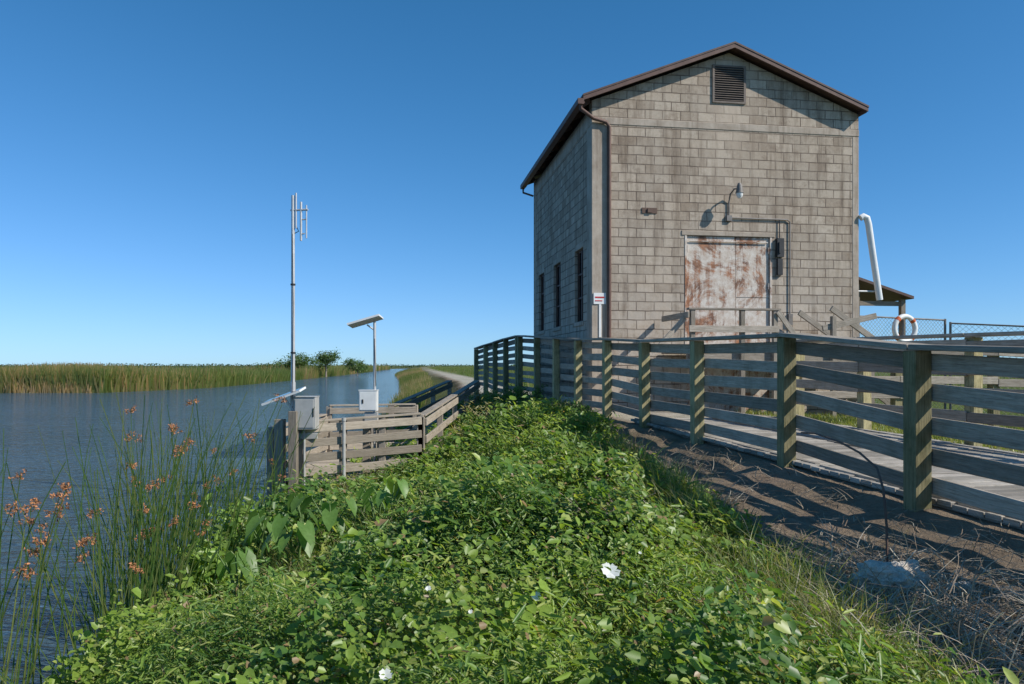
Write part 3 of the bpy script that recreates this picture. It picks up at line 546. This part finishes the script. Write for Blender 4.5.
# ---------------------------------------------------------------- dock
dk=empty('wooden_dock',(0,0,0)); b=Builder(); zd=-2.05
for i in range(26): y_=13.15+i*.15; b.mm((-4.3,y_,zd-.04),(-1.9,y_+.14,zd),1)
for x_ in (-4.2,-3.1,-2.0):
    b.mm((x_,13.1,zd-.2),(x_+.1,17,zd-.043),0)
def rail(A,Bv,n,h,nr,m=1,bw=.14):
    A,Bv=Vector(A),Vector(Bv); d=(Bv-A).normalized(); s=Vector((d.y,-d.x,0)).normalized()
    for i in range(n):
        p=A.lerp(Bv,i/(n-1)); b.box(p-Vector((.06,.06,.9)),(0,0,h+.9),(.12,0,0),(0,.12,0),0)
    for k in range(nr):
        z=h-.1-k*(h/nr); b.beam(A+s*.085+Vector((0,0,z)),Bv+s*.085+Vector((0,0,z+rng.normal(0,.01))),.035,bw,m)
    b.beam(A+Vector((0,0,h+.02)),Bv+Vector((0,0,h+.02)),.16,.035,m)
rail((-3.72,13.1,zd),(-1.72,13.9,zd+.1),4,1.02,4)
rail((-4.3,13.2,zd),(-4.3,16.9,zd),3,.9,3,0)
rail((-4.2,17.0,zd),(-2.3,17.6,zd),3,1.1,4,0)
b.mm((-4.15,12.9,-3.2),(-3.99,13.06,-.95),0); b.mm((-3.86,12.75,-3.2),(-3.72,12.89,-.8),0)
rail((-1.70,13.9,-1.95),(-1.0,21.0,-1.45),5,.98,3,0)
rail((-2.9,17.8,-1.95),(-1.9,22.5,-1.45),4,.95,3,0)
for i in range(44): f=i/43; c0=Vector((-1.75,14.3,-1.98)).lerp(Vector((-1.05,21,-1.45)),f); b.mm((c0.x-1.0,c0.y,c0.z-.04),(c0.x,c0.y+.145,c0.z),1)
b.build('dock_boards',[M_wood,M_woodL],dk,.005)
# ---------------------------------------------------------------- instrument stations
def panel(b,c,w,l,n,edge,mc=1,mf=0):
    n=Vector(n).normalized(); e=Vector(edge); e=(e-n*e.dot(n)).normalized(); f=n.cross(e); c=Vector(c)
    b.box(c-e*w/2-f*l/2-n*.02,e*w,f*l,n*.036,mf); b.box(c-e*(w/2-.02)-f*(l/2-.02)+n*.0165,e*(w-.04),f*(l-.04),n*.003,mc)
st=empty('antenna_mast_station',(-3.85,13,0)); b=Builder()
b.tube([(0,0,-2.3),(0,0,-.4),(0,0,2.98)],[.036,.036,.03],0,10); b.tube([(0,0,-2.3),(0,0,-.3)],.045,0,10)
b.tube([(-.04,0,2.72),(.28,-.06,2.72)],.017,0,6)
b.tube([(.06,-.02,2.4),(.06,-.02,3.02)],.016,0,6); b.tube([(.15,-.03,2.18),(.15,-.03,2.86)],.022,0,6); b.tube([(.25,-.05,2.22),(.25,-.05,2.80)],.014,0,6)
b.tube([(.15,-.03,2.3),(.22,-.05,2.3)],.012,0,5); b.tube([(.15,-.03,2.55),(.25,-.05,2.55)],.012,0,5); b.tube([(0,0,2.3),(.1,0,2.35),(.06,-.02,2.45)],.008,2,5)
b.tube([(0,-.038,2.3),(.02,-.045,1.0),(0,-.04,-.6)],.006,2,4)
for z_ in (-.75,.2,1.4): b.tube([(0,0,z_),(0,0,z_+.03)],.045,2,8)
b.build('mast_and_antenna',[M_steel,M_white,M_black],st)
b=Builder(); panel(b,(-.14,-.06,-.54),.70,.45,(-.34,-.12,.93),(1,0,0.36)); b.tube([(-.12,-.06,-.58),(0,0,-.8)],.02,0); b.build('solar_panel',[M_white,M_solar],st)
b=Builder(); b.mm((.06,-.16,-1.12),(.43,.12,-.56),0); b.mm((.085,-.172,-1.09),(.405,-.163,-.59),0); b.mm((.39,-.18,-.9),(.41,-.172,-.75),1); b.mm((.05,-.18,-.56),(.44,.13,-.545),0); b.tube([(.2,0,-1.12),(.2,0,-2.3)],.02,0); b.mm((-.02,.02,-1.3),(.42,.06,-1.2),0); b.build('instrument_cabinet',[M_grey,M_black],st,.006)
st=empty('solar_gauge_station',(-2.6,14,0)); b=Builder()
b.tube([(0,0,-2.1),(0,0,.82)],.027,0,10); b.tube([(0,0,.66),(-.14,-.02,.76)],.016,0,6); panel(b,(-.17,-.03,.83),.62,.42,(-.28,.10,.95),(1,0,.28),2,1); b.tube([(.0,-.03,.5),(.03,-.05,-.4)],.008,3,5)
b.build('pole_and_solar_panel',[M_steel,M_white,M_solar,M_black],st)
b=Builder(); b.mm((-.26,-.2,-.86),(.08,-.05,-.48),1); b.mm((-.245,-.212,-.84),(.065,-.203,-.50),1); b.mm((-.16,-.17,-1.1),(.08,-.05,-.88),0); b.mm((-.2,-.22,-.72),(-.17,-.213,-.64),3); b.mm((-.27,-.21,-.48),(.09,-.04,-.465),1)
b.build('instrument_boxes',[M_grey,M_white,M_grey,M_black],st,.006)
b=Builder(); b.mm((-.22,-.04,-2.4),(-.08,.08,-1.0),0); b.mm((.05,-.04,-2.4),(.16,.08,-1.0),0); b.mm((-.2,-.08,-1.15),(.14,-.045,-1.04),0); b.build('support_posts',[M_woodL],st,.004)
b=Builder(); b.tube([(-3.0,13.2,-2.9),(-3.0,13.2,-1.0)],.03,0,10); b.tube([(-3.0,13.2,-1.0),(-3.0,13.2,-.94)],.04,0,10)
b.build('gauge_pipe',[M_grey])
# ---------------------------------------------------------------- light, sky, camera
Sd=Vector((1,-.45,.85)).normalized(); el=math.asin(Sd.z); az=math.atan2(Sd.x,Sd.y)
L=bpy.data.lights.new('sun','SUN'); L.energy=5.0; L.angle=math.radians(.5); L.color=(1,.95,.87); lo_=bpy.data.objects.new('sun',L); link(lo_); lo_.rotation_euler=(-Sd).to_track_quat('-Z','Y').to_euler()
w=bpy.data.worlds.new('World'); sc.world=w; w.use_nodes=True; nt=w.node_tree; sk=nt.nodes.new('ShaderNodeTexSky'); sk.sky_type='NISHITA'; sk.sun_disc=False; sk.sun_elevation=el; sk.sun_rotation=az
sk.air_density=.75; sk.dust_density=.1; sk.ozone_density=4.0; bg=nt.nodes['Background']; bg.inputs['Strength'].default_value=.15
sp=nt.nodes.new('ShaderNodeSeparateColor'); cb=nt.nodes.new('ShaderNodeCombineColor'); nt.links.new(sk.outputs[0],sp.inputs[0])
def M2(op,a,b_):
    q=nt.nodes.new('ShaderNodeMath'); q.operation=op
    for i,v in enumerate((a,b_)):
        if isinstance(v,bpy.types.NodeSocket): nt.links.new(v,q.inputs[i])
        else: q.inputs[i].default_value=v
    return q.outputs[0]
for i,(t,k,p,c) in enumerate([(.72,.66,1.45,5.5),(.98,.95,1.0,16.0),(1.22,.88,1.04,30.0)]):
    r=M2('MULTIPLY',M2('POWER',M2('MULTIPLY',sp.outputs[i],t),p),k)
    r=M2('DIVIDE',M2('MULTIPLY',r,c),M2('ADD',r,c)); nt.links.new(r,cb.inputs[i])
nt.links.new(cb.outputs[0],bg.inputs[0])
cam=bpy.data.cameras.new('camera'); cam.lens=26.0; cam.sensor_width=36; cam.shift_y=.0225; cam.clip_end=8000; cam.clip_start=.05
co=bpy.data.objects.new('camera',cam); link(co); co.rotation_euler=(math.radians(90),0,0); sc.camera=co
